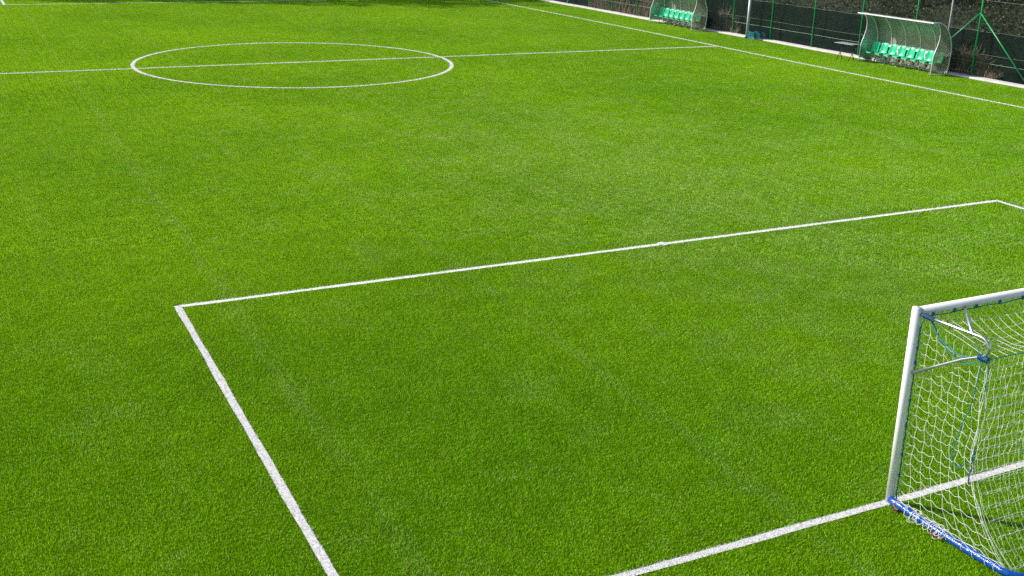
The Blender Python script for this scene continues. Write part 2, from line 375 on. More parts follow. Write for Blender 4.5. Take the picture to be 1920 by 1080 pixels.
for near, sp in ((True, .026), (False, .0385)):
    e = E[(ed < 24) == near]; n = int(.25/sp); gg = (np.arange(n)+.5)/n*.25-.125
    ox, oy = np.meshgrid(gg, gg); O = np.stack([ox.ravel(), oy.ravel()], 1)
    Pn = (e[:, None]+O[None]).reshape(-1, 2)+RNG.uniform(-sp*.45, sp*.45, (len(e)*len(O), 2))
    Pn = Pn[line_dist(Pn) > LW/2+(.007 if near else .036)+RNG.normal(0, .0035, len(Pn))]
    SP.append(Pn); SS.append(np.full(len(Pn), 1.0 if near else 1.5))
SPc = np.concatenate(SP); SSc = np.concatenate(SS)
T = np.concatenate([T, SPc]); idx = np.concatenate([idx, 3*NV+RNG.integers(0, 40, len(SPc))])
rot = np.concatenate([rot, RNG.uniform(0, 6.283, len(SPc))]); scl = np.concatenate([scl, SSc])
me = bpy.data.meshes.new('turf_grass'); me.vertices.add(len(T)); me.vertices.foreach_set('co', np.concatenate([T, np.full((len(T), 1), .001)], 1).astype(np.float32).ravel())
for nm, ty, d_ in (('idx', 'INT', idx.astype(np.int32)), ('rot', 'FLOAT', rot.astype(np.float32)), ('scl', 'FLOAT', scl.astype(np.float32))):
    a = me.attributes.new(nm, ty, 'POINT'); a.data.foreach_set('value', d_)
print('TUFTS', len(T), len(SPc))
tg_ = link(bpy.data.objects.new('turf_grass', me)); tag(tg_, 'short bright green artificial grass fibres covering the pitch', 'grass', kind='stuff')
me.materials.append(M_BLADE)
ng = bpy.data.node_groups.new('scatter_turf', 'GeometryNodeTree')
ng.interface.new_socket('Geometry', in_out='INPUT', socket_type='NodeSocketGeometry'); ng.interface.new_socket('Geometry', in_out='OUTPUT', socket_type='NodeSocketGeometry')
gi = ng.nodes.new('NodeGroupInput'); go = ng.nodes.new('NodeGroupOutput')
ip = ng.nodes.new('GeometryNodeInstanceOnPoints'); ci = ng.nodes.new('GeometryNodeCollectionInfo'); ci.inputs['Collection'].default_value = tuft_col
ci.inputs['Separate Children'].default_value = True; ci.inputs['Reset Children'].default_value = True
def nat(n, ty):
    a = ng.nodes.new('GeometryNodeInputNamedAttribute'); a.data_type = ty; a.inputs[0].default_value = n; return a.outputs['Attribute']
cx = ng.nodes.new('ShaderNodeCombineXYZ'); ng.links.new(nat('rot', 'FLOAT'), cx.inputs[2])
er = ng.nodes.new('FunctionNodeEulerToRotation'); ng.links.new(cx.outputs[0], er.inputs[0])
ng.links.new(gi.outputs[0], ip.inputs['Points']); ng.links.new(ci.outputs[0], ip.inputs['Instance']); ip.inputs['Pick Instance'].default_value = True
ng.links.new(nat('idx', 'INT'), ip.inputs['Instance Index']); ng.links.new(er.outputs[0], ip.inputs['Rotation']); ng.links.new(nat('scl', 'FLOAT'), ip.inputs['Scale'])
ng.links.new(ip.outputs[0], go.inputs[0])
tg_.modifiers.new('scatter', 'NODES').node_group = ng

# ------------------------------------------------------------------ kerb
b = MB()
prof = [(0, -.02), (0, .05), (.012, .062), (.45, .062), (.45, -.02)]
ys = np.arange(10, 76, 1.0)
rows = [[(kerb_x(y)+px, y, pz+.004*math.sin(y*1.7)) for px, pz in prof] for y in ys]
b.sheet(rows); o = b.build('kerb', M_KERB); tag(o, 'pale concrete kerb along the foot of the fence', 'kerb', kind='structure')

# ------------------------------------------------------------------ fence
FH = 5.0
POSTS = [14.2, 17.3, 20.35, 23.38, 26.5, 29.5, 32.45, 35.32, 38.2, 41.1, 44.0, 46.75, 49.35, 51.9, 54.45, 57.3, 60.2, 63.1, 66, 69]
def fx(y): return kerb_x(y)+.38
fence = empty('chain_link_fence', (fx(40), 40, 0)); tag(fence, 'tall green chain link fence with braced posts behind the team shelters', 'fence')
def P_(o): o.parent = fence; o.matrix_parent_inverse = Matrix.Translation((-fx(40), -40, 0)); return o
for y in POSTS:
    x = fx(y); b = MB(); b.tube([(x, y, .05), (x, y, FH)], .034, 12); b.tube([(x, y, FH), (x, y, FH+.03)], [.038, .02], 12)
    for z in (.62, .93, 1.78, 3.1): b.tube([(x, y, z-.012), (x, y, z+.012)], .039, 12)
    P_(b.build('post', M_GREEN, smooth=True))
for ya, z in ((23.38, 2.45), (51.9, 2.5)):
    for s_ in (-1, 1):
        y2 = ya+s_*2.62; b = MB(); b.tube([(fx(ya)-.035, ya+s_*.02, z), (fx(y2)-.035, y2, .07)], .024, 10)
        P_(b.build('brace', M_GREEN, smooth=True))
# chain link: straight diagonal wires, both ways, as real thin prisms
cell = .085; n = int((69-14)/cell); V = []; 
for sgn in (1, -1):
    for k in range(-int(FH/cell), n):
        for part in range(1):
            y0 = 14+k*cell if sgn > 0 else 14+k*cell+FH
            z0 = .08; y1 = y0+sgn*(FH-z0)
            # clip to the fence length
            if sgn > 0:
                if y0 < 14: z0 += 14-y0; y0 = 14
                z1 = FH
                if y1 > 69: z1 -= y1-69; y1 = 69
            else:
                z1 = FH
                if y0 > 69: z0 += y0-69; y0 = 69
                if y1 < 14: z1 -= 14-y1; y1 = 14
            if z1-z0 < .05: continue
            xo = .004*sgn; r_ = .0026 if (y0+y1)/2 < 32 else .003
            a = (fx(y0)+.04+xo, y0, z0); c = (fx(y1)+.04+xo, y1, z1)
            V.append((a, c, r_))
b = MB()
for a, c, r_ in V:
    b.add([(a[0]-r_, a[1], a[2]), (a[0]+r_*.5, a[1]+r_, a[2]), (a[0]+r_*.5, a[1]-r_, a[2]), (c[0]-r_, c[1], c[2]), (c[0]+r_*.5, c[1]+r_, c[2]), (c[0]+r_*.5, c[1]-r_, c[2])],
          [(0, 1, 4, 3), (1, 2, 5, 4), (2, 0, 3, 5)])
P_(b.build('mesh_panel', M_MESH))
for z, r_, mt in ((.62, .005, M_WIRE), (.93, .0035, M_MESH), (2.95, .005, M_MESH), (4.96, .005, M_WIRE)):
    pts = []
    for i, y in enumerate(POSTS):
        pts.append((fx(y)+.03, y, z))
        if i < len(POSTS)-1: ym = (y+POSTS[i+1])/2; pts.append((fx(ym)+.03, ym, z-.012))
    b = MB(); b.tube(pts, r_, 5); P_(b.build('wire', mt))
# shade cloth hung just behind
CO = .36
rows = []
ys = np.arange(14, 69.01, .25)
for k in range(7):
    z = .03+k/6*(1.75-.03)
    rows.append([(fx(y)+CO+.03*math.sin(y*1.9+k*.6)+.015*math.sin(y*5.1+k), y, z-(.02*math.sin(y*2.09)**2 if k == 6 else 0)) for y in ys])
cl = MB().sheet(rows).build('shade_cloth', M_CLOTH, smooth=True); tag(cl, 'dark green shade cloth strip hanging low behind the chain link fence', 'cloth')
b = MB(); b.tube([(fx(y)+CO-.01, y, 1.76-.02*math.sin(y*2.09)**2) for y in ys], .006, 5); o = b.build('top_wire', M_MESH, cl)

# ------------------------------------------------------------------ poles
b = MB(); mx_, my = 23.35, 36.55
root = empty('lighting_mast', (mx_, my, 0)); tag(root, 'tall pale steel mast beside the teal crates in front of the fence', 'pole')
b.tube([(0, 0, .02), (0, 0, 1.9)], .070, 16); b.tube([(0, 0, 1.9), (0, 0, 9)], .056, 16); b.build('shaft', M_MAST, root, smooth=True)
b = MB(); b.tube([(0, 0, 0), (0, 0, .05)], .11, 16); b.build('base_plate', M_BLACK, root)
b = MB(); b.tube([(0, 0, 1.87), (0, 0, 1.93)], .078, 16); b.build('collar', M_ALU, root, smooth=True)
root = empty('slim_pole', (fx(24.8)-.06, 24.75, 0)); tag(root, 'slim pale grey pole rising behind the near end of the nearer shelter', 'pole')
MB().tube([(0, 0, .06), (0, 0, 6)], .028, 12).build('shaft', M_ALU, root, smooth=True)

# ------------------------------------------------------------------ bank behind the fence
def bank_z(x, y):
    d = x-(fx(y)+1.1)
    if d < 0: return 0
    return .42*d*min(1, d/2) + .15*math.sin(y*.9+x)*min(1, d/3) + .25*math.sin(y*.31+x*.4)*min(1, d/4)
rows = []
for i in range(100):
    y = 0+i*1.0; rows.append([(fx(y)+.1+q, y, bank_z(fx(y)+.1+q, y)-.012+.0) for q in list(np.arange(0, 3, .5))+list(np.arange(3, 20, 1.0))+list(np.arange(20, 61, 4.0))])
o = MB().sheet(rows).build('bank', M_SOIL, smooth=True); tag(o, 'dark overgrown earth bank rising behind the fence', 'bank', kind='structure')
def leaves(C_, n, spread, size, rng, flat=1.0):
    """n leaf quads per clump centre"""
    m = len(C_); P = np.repeat(C_, n, 0)+rng.normal(0, 1, (m*n, 3))*np.array(spread)
    N = rng.normal(0, 1, (m*n, 3)); N /= np.linalg.norm(N, axis=1)[:, None]; U = np.cross(N, rng.normal(0, 1, (m*n, 3))); U /= np.linalg.norm(U, axis=1)[:, None]; W = np.cross(N, U)
    s = size*rng.uniform(.5, 1.3, (m*n, 1))
    V = np.stack([P-U*s, P-W*s*.5, P+U*s, P+W*s*.5], 1).reshape(-1, 3)
    return V, np.arange(4*m*n).reshape(-1, 4), np.repeat(rng.random(m), n)*.6+rng.random(m*n)*.4
ctr = []
for i in range(1500):
    y = random.uniform(8, 74); x = fx(y)+1.2+abs(random.gauss(0, 1))*6; ctr.append((x, y, bank_z(x, y)+random.uniform(.05, .7)))
V, Fc, tt = leaves(np.array(ctr), 100, (.42, .42, .30), .06, RNG)
o = link(bpy.data.objects.new('undergrowth', fast_mesh('undergrowth', V, Fc, 4, M_UNDER, tt))); tag(o, 'dark tangled undergrowth covering the bank behind the fence', 'undergrowth', kind='stuff')

def tree(x, y, z, h, cr, label, group, leaf_n=70, clumps=90):
    root = empty('broadleaf_tree', (x, y, z)); tag(root, label, 'tree', group)
    rg = np.random.default_rng(int(x*31+y*17) % 9999); b = MB()
    pts = [(rg.normal(0, .04)*i, rg.normal(0, .04)*i, h*.85*i/6) for i in range(7)]; b.tube(pts, [.16*(1-.13*i)*h/7 for i in range(7)], 9)
    for k in range(9):
        q = k*2.4; z0 = h*(.35+.05*k); p0 = Vector((0, 0, z0)); d = Vector((math.cos(q), math.sin(q), .7)); L = cr*rg.uniform(.6, .95)
        b.tube([p0, p0+d*L*.5+Vector((0, 0, .1)), p0+d*L], [.05*h/7, .03*h/7, .01], 6)
    b.build('trunk', M_BARK, root, smooth=True)
    C_ = []
    while len(C_) < clumps:
        p = rg.uniform(-1, 1, 3)
        if .25 < np.linalg.norm(p) < 1+.15*math.sin(p[0]*9): C_.append((p[0]*cr, p[1]*cr, h*.68+p[2]*h*.36))
    V, Fc, tt = leaves(np.array(C_), leaf_n, (.28, .28, .2), .1, rg)
    o = link(bpy.data.objects.new('crown', fast_mesh('crown', V, Fc, 4, M_TREE, tt))); o.parent = root
# trees at the far end of the pitch: their shade falls on the far grass
bk = [(29.5, 18.5, 5.5, 1.7), (31, 24.5, 6, 2.0), (29.0, 31, 5.0, 1.6), (31.5, 37, 6.5, 2.1), (28.6, 43.5, 5.5, 1.8), (29.5, 51, 6, 2.0), (28.5, 58, 6, 2)]
bl = ['at the near right end', 'behind the nearer shelter', 'behind the small black table', 'behind the pale steel mast', 'behind the farther shelter', 'just past the farther shelter', 'at the far end of the fence']
for (x, y, h, cr), l_ in zip(bk, bl): tree(x, y, bank_z(x, y)-.1, h, cr, 'dark leafy tree on the bank '+l_, 'trees on the bank')
FT = [(-12.2, 70.2, 9.2, 2.8), (-8, 71, 11.2, 3.0), (-4, 70.2, 13, 3.1), (0, 70.6, 15.2, 3.3), (4.8, 70, 14.6, 3.3), (9.2, 70.8, 13.2, 3.1), (13.2, 70, 12, 3.0)]
fl = ['leftmost of the row', 'second from the left of the row', 'third from the left of the row', 'middle one of the row', 'third from the right of the row', 'second from the right of the row', 'rightmost of the row']
for (x, y, h, cr), l_ in zip(FT, fl): tree(x, y, 0, h, cr, 'leafy tree beyond the far goal line, '+l_, 'trees beyond the far end', 60, 260)

# ------------------------------------------------------------------ dry brush between fence and cloth
def brush(y0, y1, n, h, label, seed, dens=.5, fringe=True):
    rg = random.Random(seed); yc = (y0+y1)/2; root = empty('dry_brush', (fx(yc)+.18, yc, 0)); tag(root, label, 'bush', 'dry brush along the fence')
    for nm, mt, cnt in (('stems', M_STEM, n), ('pale_stems', M_STEM2, n//3)):
        b = MB()
        for i in range(cnt):
            y = rg.uniform(y0, y1)-yc; e = max(.25, 1-abs(y)/((y1-y0)/2)*.75); L = h*rg.uniform(.35, 1.)*e*(1.15 if 'pale' in nm else 1)
            p = Vector((rg.uniform(-.09, .13)-(fx(yc+y) and 0), y, .03)); d = Vector((rg.gauss(0, .09), rg.gauss(0, .33), 1)).normalized(); pts = [p.copy()]
            for k in range(5):
                p = p+d*L/5; p.x = max(-.11, min(.16, p.x)); pts.append(p.copy()); d = (d+Vector((rg.gauss(0, .08), rg.gauss(0, .2), rg.gauss(0, .1)))).normalized()
            r_ = rg.uniform(.007, .013); b.tube(pts, [r_, r_, r_*.8, r_*.7, r_*.5, r_*.3], 4, cap=False)
            if rg.random() < .7:
                q = pts[rg.randint(1, 4)]; b.tube([q, q+Vector((rg.gauss(0, .04), rg.gauss(0, .16), rg.uniform(.05, .25)))], [r_*.6, r_*.25], 3, cap=False)
        b.build(nm, mt, root)
brush(47.2, 52.2, 260, 2.4, 'sparse tall dry brown stems behind the fence left of the farther shelter', 1)
brush(42.6, 47.4, 420, 2.6, 'dense tall dry brown stems behind the fence at the left end of the farther shelter', 2)
brush(37.9, 40.2, 330, 1.45, 'dry brown brush fanning out right beside the farther shelter', 3)
brush(22.3, 25.0, 380, 1.35, 'dry brown brush at the fence foot beside the nearer shelter', 4)
#brush(29.0, 32.3, 16, 1.2, 'thin sparse dry twigs behind the fence near the small black table', 5)

# ------------------------------------------------------------------ team shelters
def catmull(pts, n=6):
    P = [Vector(p) for p in pts]; P = [P[0]*2-P[1]]+P+[P[-1]*2-P[-2]]; out = []
    for i in range(1, len(P)-2):
        for k in range(n):
            t_ = k/n; a, b_, c, d = P[i-1:i+3]
            out.append(.5*((2*b_)+(c-a)*t_+(2*a-5*b_+4*c-d)*t_*t_+(3*b_-a-3*c+d)*t_**3))
    out.append(P[-2]); return out
# local frame: x = depth (0 at front feet, + towards the fence), y = length, z up
BACK = catmull([(-.22, 0, 2.03), (.06, 0, 2.05), (.32, 0, 1.98), (.56, 0, 1.80), (.76, 0, 1.54), (.89, 0, 1.25), (.945, 0, .98), (.95, 0, .74)], 5)
LOWB = [Vector((.95, 0, .74)), Vector((.93, 0, .45)), Vector((.90, 0, .12))]
FRONT = catmull([(0, 0, .0), (.01, 0, .4), (.03, 0, .77), (.14, 0, 1.08), (.22, 0, 1.40), (.20, 0, 1.72), (.07, 0, 1.95), (.02, 0, 2.04)], 5)
SL = 4.0
def make_shelter(label):
    root = empty('team_shelter'); tag(root, label, 'dugout', 'team shelters beside the touchline')
    ymid = SL/2
    b = MB()
    for pts in (BACK,):
        b.sheet([[(p.x, -ymid+.01+(SL-.02)*k/5, p.z) for p in pts] for k in range(6)])
    b.build('canopy', M_POLY, root, smooth=True, thick=.004)
    b = MB(); b.sheet([[(p.x+.002, -ymid+.01+(SL-.02)*k/5, p.z-.02) for p in LOWB] for k in range(6)]); b.build('back_panel', M_POLYC, root, thick=.004)
    for k in range(6):
        y = -ymid+SL*k/5
        b = MB(); b.tube([(p.x-.012, y, p.z-.012) for p in BACK]+[(p.x-.012, y, p.z) for p in LOWB[1:]]+[(.89, y, 0)], .028, 8)
        b.build('rib', M_ALU, root, smooth=True)
    b = MB(); b.box((-.26, -ymid-.02, 2.012), (-.205, ymid+.13, 2.052)); b.build('front_beam', M_PALE, root, bevel=.008)
    for y, mt in ((-ymid, M_POLYC), (ymid, M_POLYG)):
        b = MB(); b.tube([(p.x, y, p.z) for p in FRONT], .021, 8); b.build('side_frame', M_ALU, root, smooth=True)
        # end panel between front curve and back curve
        rows = []
        zs = [.2+i*(2.0-.2)/26 for i in range(27)]
        def at(cv, z):
            best = None
            for a, c in zip(cv, cv[1:]):
                if min(a.z, c.z) <= z <= max(a.z, c.z) and abs(a.z-c.z) > 1e-6:
                    best_ = a.x+(c.x-a.x)*(z-a.z)/(c.z-a.z); best = best_ if best is None else max(best, best_)
            return best
        bk_ = BACK+LOWB[1:]
        for z in zs:
            x0 = at(FRONT, z); x1 = at(bk_, z); x0 = .0 if x0 is None else x0; x1 = x0 if x1 is None else x1
            rows.append([(x0+(x1-x0)*k/4, y+(.004 if y > 0 else -.004), z) for k in range(5)])
        MB().sheet(rows).build('end_panel', mt, root, thick=.004)
        b = MB(); b.tube([(.02, y, .76), (.94, y, .74)], .017, 8); b.build('arm_rail', M_ALU, root, smooth=True)
        b = MB(); b.tube([(0, y, .2), (.5, y, .19), (.91, y, .17)], .016, 8); b.tube([(.0, y, .03), (.78, y, .03), (.78, y, .17)], .016, 8); b.build('foot_rail', M_RAIL, root, smooth=True)
    b = MB(); b.box((.36, -ymid+.05, .345), (.42, ymid-.05, .385)); b.box((.86, -ymid, .10), (.90, ymid, .14)); b.build('seat_rail', M_RAIL, root)
    b = MB(); b.box((.85, -ymid+.02, .70), (.875, ymid-.02, .79)); b.build('back_rail', M_PALE, root)
    for k, y in enumerate((1.72, .95, .28, -.24, -.95, -1.55)):
        b = MB(); b.tube([(.47, y, .02), (.40, y, .35)], .018, 8); b.tube([(.38, y, .02), (.56, y, .02)], .022, 8)
        b.build('leg', M_RAIL, root, smooth=True)
    for y in (1.45, .7, -.1, -.8, -1.5):
        b = MB(); b.box((.80, y-.05, .14), (.84, y+.05, .70)); b.build('upright', M_PALE, root)
    # bucket seats
    prof = catmull([(.13, 0, .425), (.17, 0, .452), (.28, 0, .442), (.40, 0, .432), (.49, 0, .455), (.545, 0, .54), (.575, 0, .66), (.60, 0, .78), (.635, 0, .865), (.665, 0, .875)], 3)
    for k in range(8):
        yc = ymid-.35-.5*k
        rows = []
        for u in np.linspace(-1, 1, 13):
            r_ = []
            for i, p in enumerate(prof):
                s_ = i/(len(prof)-1); hw = .205 if s_ < .55 else .205-.03*(s_-.55)/.45
                # rounded front and top corners
                tr_ = 1-max(0, .10-s_)*3.5*abs(u)**3 if s_ < .1 else 1
                dish = .045*abs(u)**2.6
                c_ = .05*abs(u)**4
                if s_ < .5: q = Vector((p.x+(c_ if s_ < .12 else 0), yc+u*hw*tr_, p.z+dish))
                else: q = Vector((p.x-dish*1.15, yc+u*hw*(1-.12*max(0, s_-.9)*10*abs(u)), p.z-(c_*.9 if s_ > .9 else 0)+dish*max(0, 1-(s_-.5)*4)))
                r_.append(q)
            rows.append(r_)
        MB().sheet(rows).build('seat', M_SEAT, root, smooth=True, thick=.012)
    return root
def copy_tree(o, parent=None):
    c = o.copy(); S.collection.objects.link(c); c.parent = parent
    for ch in list(o.children): copy_tree(ch, c)
    return c
sh1 = make_shelter('curved team shelter nearer the camera with a row of green seats, slim pole behind it'); sh1.location = (22.72, 26.12, 0)
sh2 = copy_tree(sh1); sh2['label'] = 'farther curved team shelter near the end of the halfway line, dry brush beside it'
sh2.location = (22.27, 41.68, 0); sh2.scale = (.98, .97, .98)

# ------------------------------------------------------------------ table, bin, crates
root = empty('folding_table', (22.50, 28.68, 0), R(6)); tag(root, 'small folding table with grey top and black crossed legs beside the nearer shelter', 'table')
MB().box((-.24, -.50, .70), (.24, .50, .725)).build('table_top', M_TABLE, root, bevel=.006)
for y in (-.33, .33):
    for s_ in (-1, 1):
        b = MB(); b.tube([(s_*.2, y+s_*.02, .015), (-s_*.2, y+s_*.02, .70)], .016, 8); b.build('leg', M_BLACK, root, smooth=True)
b = MB(); b.tube([(-.02, -.33, .36), (-.02, .33, .36)], .01, 6); b.build('stretcher', M_BLACK, root)
root = empty('plastic_bin', (23.62, 28.55, 0)); tag(root, 'green plastic bin standing behind the left end of the nearer shelter', 'bin')
b = MB(); b.tube([(0, 0, .06), (0, 0, .4), (0, 0, .74)], [.19, .215, .235], 20); b.build('body', M_BIN, root, smooth=True)
b = MB(); b.tube([(0, 0, .74), (0, 0, .79), (0, 0, .86), (0, 0, .89)], [.25, .25, .17, .05], 20); b.build('lid', M_BIN, root, smooth=True)
def crate(x, y, rz, m, label):
    root = empty('plastic_crate', (x, y, 0), rz); tag(root, label, 'crate', 'crates by the mast')
    W, D, H = .46, .34, .34; 
    MB().box((-D/2, -W/2, .0), (D/2, W/2, .02)).build('bottom', m, root)
    for sx in (-1, 1):
        b = MB(); x0, x1 = sorted((sx*D/2, sx*(D/2-.012)))
        for k in range(6): b.box((x0, -W/2, .02+k*.060), (x1, W/2, .02+k*.060+(.022 if k < 5 else .03)))
        for k in range(8): yy = -W/2+.012+k*(W-.03)/7; b.box((x0+.002, yy, .02), (x1-.002, yy+.016, H-.02))
        b.build('lattice_side', m, root)
    for sy in (-1, 1):
        b = MB(); y0, y1 = sorted((sy*(W/2-.001), sy*(W/2-.013)))
        for k in range(6): b.box((-D/2+.013, y0, .021+k*.060), (D/2-.013, y1, .021+k*.060+(.022 if k < 5 else .03)))
        for k in range(6): xx = -D/2+.016+k*(D-.05)/5; b.box((xx, y0+.002, .02), (xx+.016, y1-.002, H-.02))
        b.build('lattice_end', m, root)
crate(23.40, 36.12, R(2), M_CRATE, 'teal lattice crate standing against the pale mast')
crate(23.48, 35.66, R(-9), M_CRATE2, 'darker blue crate on the right of the teal lattice crate')

# ------------------------------------------------------------------ goal
GX, GT = -3.046, 2.24
goal = empty('football_goal', (0, 0, 0)); tag(goal, 'white football goal with white net and blue ground bar', 'goal')
def oct_prof(path, a, c, n=12):
    return MB().tube(path, a, n, flat=c)
lean = -.055
MB().tube([(GX, 0, 0), (GX+lean*.5, 0, GT/2), (GX+lean, 0, GT+.044)], .047, 24).build('post', M_WHITE, goal, smooth=True)
MB().tube([(-GX, 0, 0), (-GX, 0, GT+.044)], .047, 24).build('post', M_WHITE, goal, smooth=True)
MB().tube([(GX+lean+.042, 0, GT), (0, 0, GT-.01), (-GX-.045, 0, GT)], .0465, 24).build('crossbar', M_WHITE, goal, smooth=True)
b = MB(); 
b.tube([(GX+lean*1.9/2.2-.03, -.052, 1.9), (GX+lean*1.9/2.2-.03, -.056, 1.9)], .006, 8)
b.build('rivet', M_BLACK, goal)
AX = GX+lean+.02
arm = [(AX, -.05, GT-.02), (AX+.015, -.40, GT-.008), (AX+.035, -.76, GT)]
arm += [(AX+.04, -.775-.11*math.sin(q), GT-.10+.10*math.cos(q)) for q in np.linspace(.3, 2.75, 9)]
arm += [(AX+.03, -.62, GT-.295), (AX+.02, -.32, GT-.49), (GX-.03, -.05, 1.57)]
MB().tube(arm, .0165, 12).build('net_arm', M_GALV, goal, smooth=True)
MB().tube([(-2.45, -.05, GT-.035), (-2.64, -.24, GT-.02), (AX+.06, -.66, GT-.025)], .0165, 12).build('corner_brace', M_GALV, goal, smooth=True)
arm2 = [(-x, y, z) for x, y, z in arm]; MB().tube(arm2, .0165, 12).build('net_arm', M_GALV, goal, smooth=True)
# blue ground bar
gb = [(-3.075, -.03, .055), (-3.08, -.5, .05), (-3.08, -1.0, .05), (-3.06, -1.42, .05)]
gb += [(-2.86-.20*math.cos(q), -1.47-.22*math.sin(q), .05) for q in np.linspace(.2, 1.5, 7)]
gb += [(-2.5, -1.70, .05), (-1, -1.70, .05), (1, -1.70, .05), (2.8, -1.7, .05), (3.05, -1.5, .05), (3.05, -.03, .05)]
gbs = []
for a, c in zip(gb, gb[1:]):
    a, c = Vector(a), Vector(c); n = max(1, int((c-a).length/.05))
    for k in range(n): gbs.append(a+(c-a)*k/n)
gbs.append(Vector(gb[-1]))
MB().tube(gbs, [.040+.0012*math.sin(i*.9)+.0015*math.sin(i*.37) for i in range(len(gbs))], 16).build('ground_bar', M_BLUE, goal, smooth=True)
# --- net
net = MB(); NR = .0019
def corner(v):      # v 0 top .. 1 bottom: fold of side and back net
    z = 2.04*(1-v)+.07*v; yb = -.89-.02*v-.64*max(0, (v-.52)/.48)**1.9
    return Vector((AX+.065+.04*math.sin(v*5)*v, yb, z))
def side(u, v):
    zt = 2.19-.12*u; z = zt*(1-v)+.075*v
    f0 = Vector((GX+lean*(1-v)+.035, -.055, z)); c = corner(v); c = Vector((c.x, c.y, c.z*(1-0)+0))
    p = f0*(1-u)+c*u
    bulge = math.sin(math.pi*u)*math.sin(math.pi*min(1, v*1.1))
    p.x += .04*bulge; p.z = z*(1-u)+c.z*u
    return p
NU, NVt = 8, 18
jit = {}
def J(i, j, a=.010):
    if (i, j) not in jit: jit[(i, j)] = Vector((random.gauss(0, a*.6), random.gauss(0, a), random.gauss(0, a)))
    return jit[(i, j)]
def snode(i, j): return side(i/NU, j/NVt)+J(i, j)*(0 if i in (0,) or j == 0 else 1)
def sag_seg(mb, a, b_, sag, r_=NR, n=5, side_=0, asym=.35):
    pts = []
    for k in range(n+1):
        t_ = k/n; p = a.lerp(b_, t_); w_ = math.sin(math.pi*t_)
        p.z += -sag*w_ + sag*asym*math.sin(2*math.pi*t_); p.x += side_*w_; pts.append(p)
    mb.tube(pts, r_, 4, cap=False)
for i in range(NU+1):
    mb_pts = [snode(i, j) for j in range(NVt+1)]
    if i > 0: net.tube(catmull(mb_pts, 2), NR, 4, cap=False)
for j in range(1, NVt+1):
    for i in range(NU):
        sag_seg(net, snode(i, j), snode(i+1, j), random.uniform(.012, .026), side_=random.gauss(0, .006))
# loops tying the side net to the post
for j in range(1, 18):
    z = 2.1*j/18+.03; x = GX+lean*z/2.2+.035
    net.tube([(x, -.055, z+.02), (x+.02, -.085, z+.03), (x+.035, -.11, z), (x+.02, -.09, z-.03), (x, -.055, z-.02)], NR*.9, 4, cap=False)
# roof net
def roof(a, c):     # a 0..1 left-right, c 0..1 crossbar to rope
    y0 = Vector((AX+.08+5.9*a, -.055, GT-.055)); y1 = Vector((AX+.06+5.95*a, -.89, 2.05-.02*math.sin(a*math.pi)))
    p = y0.lerp(y1, c); edge = min(1, a*9, (1-a)*9); p.z -= .10*math.sin(math.pi*c)*edge; return p
NA = 46; NC = 6
rj = {(i, j): Vector((random.gauss(0, .005), random.gauss(0, .006), random.gauss(0, .004))) for i in range(NA+1) for j in range(NC+1)}
def rn(i, j): return roof(i/NA, j/NC)+(rj[(i, j)] if 0 < j < NC else Vector())
for i in range(NA+1): net.tube(catmull([rn(i, j) for j in range(NC+1)], 2), NR, 4, cap=False)
for j in range(1, NC):
    for i in range(NA): sag_seg(net, rn(i, j), rn(i+1, j), .008)
# back net
def back(a, v):
    c0 = corner(v); x = c0.x+(-c0.x*2)*a; s_ = math.sin(math.pi*a)
    return Vector((x+.02*math.sin(v*9+a*40)*v, c0.y-.10*min(1, a*8)*v**2*(1-v)*2, c0.z-.02*s_*(1-v)))
NBk = 86; NBv = 18
bj = {(i, j): Vector((random.gauss(0, .006), random.gauss(0, .010), random.gauss(0, .006))) for i in range(NBk+1) for j in range(NBv+1)}
def bn(i, j):
    gath = i/NBk+0**(1 if i else 0)
    return back(max(0, gath), j/NBv)+(bj[(i, j)] if j > 0 else Vector())
for i in range(NBk+1): net.tube(catmull([bn(i, j) for j in range(NBv+1)], 2), NR*.8, 4, cap=False)
for j in range(1, NBv+1):
    for i in range(NBk): sag_seg(net, bn(i, j), bn(i+1, j), random.uniform(.008, .018), NR*.8, 4)
# gathered strands at the fold
for k in range(4):
    ox = random.gauss(0, .02); oy = random.gauss(0, .025); pts = []
    for j in range(15):
        v = j/14; c = corner(v); pts.append(c+Vector((ox*(1+v)+.012*math.sin(j*1.3+k), oy*(1+v)+.01*math.sin(j*1.9+k*2), 0)))
    net.tube(catmull(pts, 2), NR, 4, cap=False)
# lacing of the side net round the ground bar, plus slack hanging beyond it
for k in range(10):
    y = -.12-.15*k+random.uniform(-.03, .03); pts = []
    for q in np.linspace(0, 2*math.pi, 10): pts.append((-3.08+.042*math.cos(q), y+.02*math.sin(q), .052+.042*math.sin(q)))
    net.tube(pts, NR, 4, cap=False)
for j in range(3):
    pts = [(-3.075+.01*math.sin(y*17+j)+.025*j-.02, y, .095+.012*math.sin(y*23+j*2)) for y in np.arange(-1.5, -.05, .05)]; net.tube(pts, NR, 4, cap=False)
net.build('net', M_NET, goal)
# tangle of spare cord round the bar
b = MB(); pts = []
for k in range(260):
    t_ = k/260; q = t_*2*math.pi*15
    y = -.34-.48*t_+.05*math.cos(q*1.0)+.02*math.sin(q*.37); x = -3.10+.065*math.sin(q)+.02*math.sin(q*.61)-.02*math.sin(t_*9)
    z = .095+.03*math.cos(q*.8+1)-max(0, abs(x+3.08)-.03)*1.0
    pts.append((x, y, max(.028, z)))
b.tube(pts, NR*1.05, 5, cap=False); b.build('spare_cord', M_NET, goal, smooth=True)
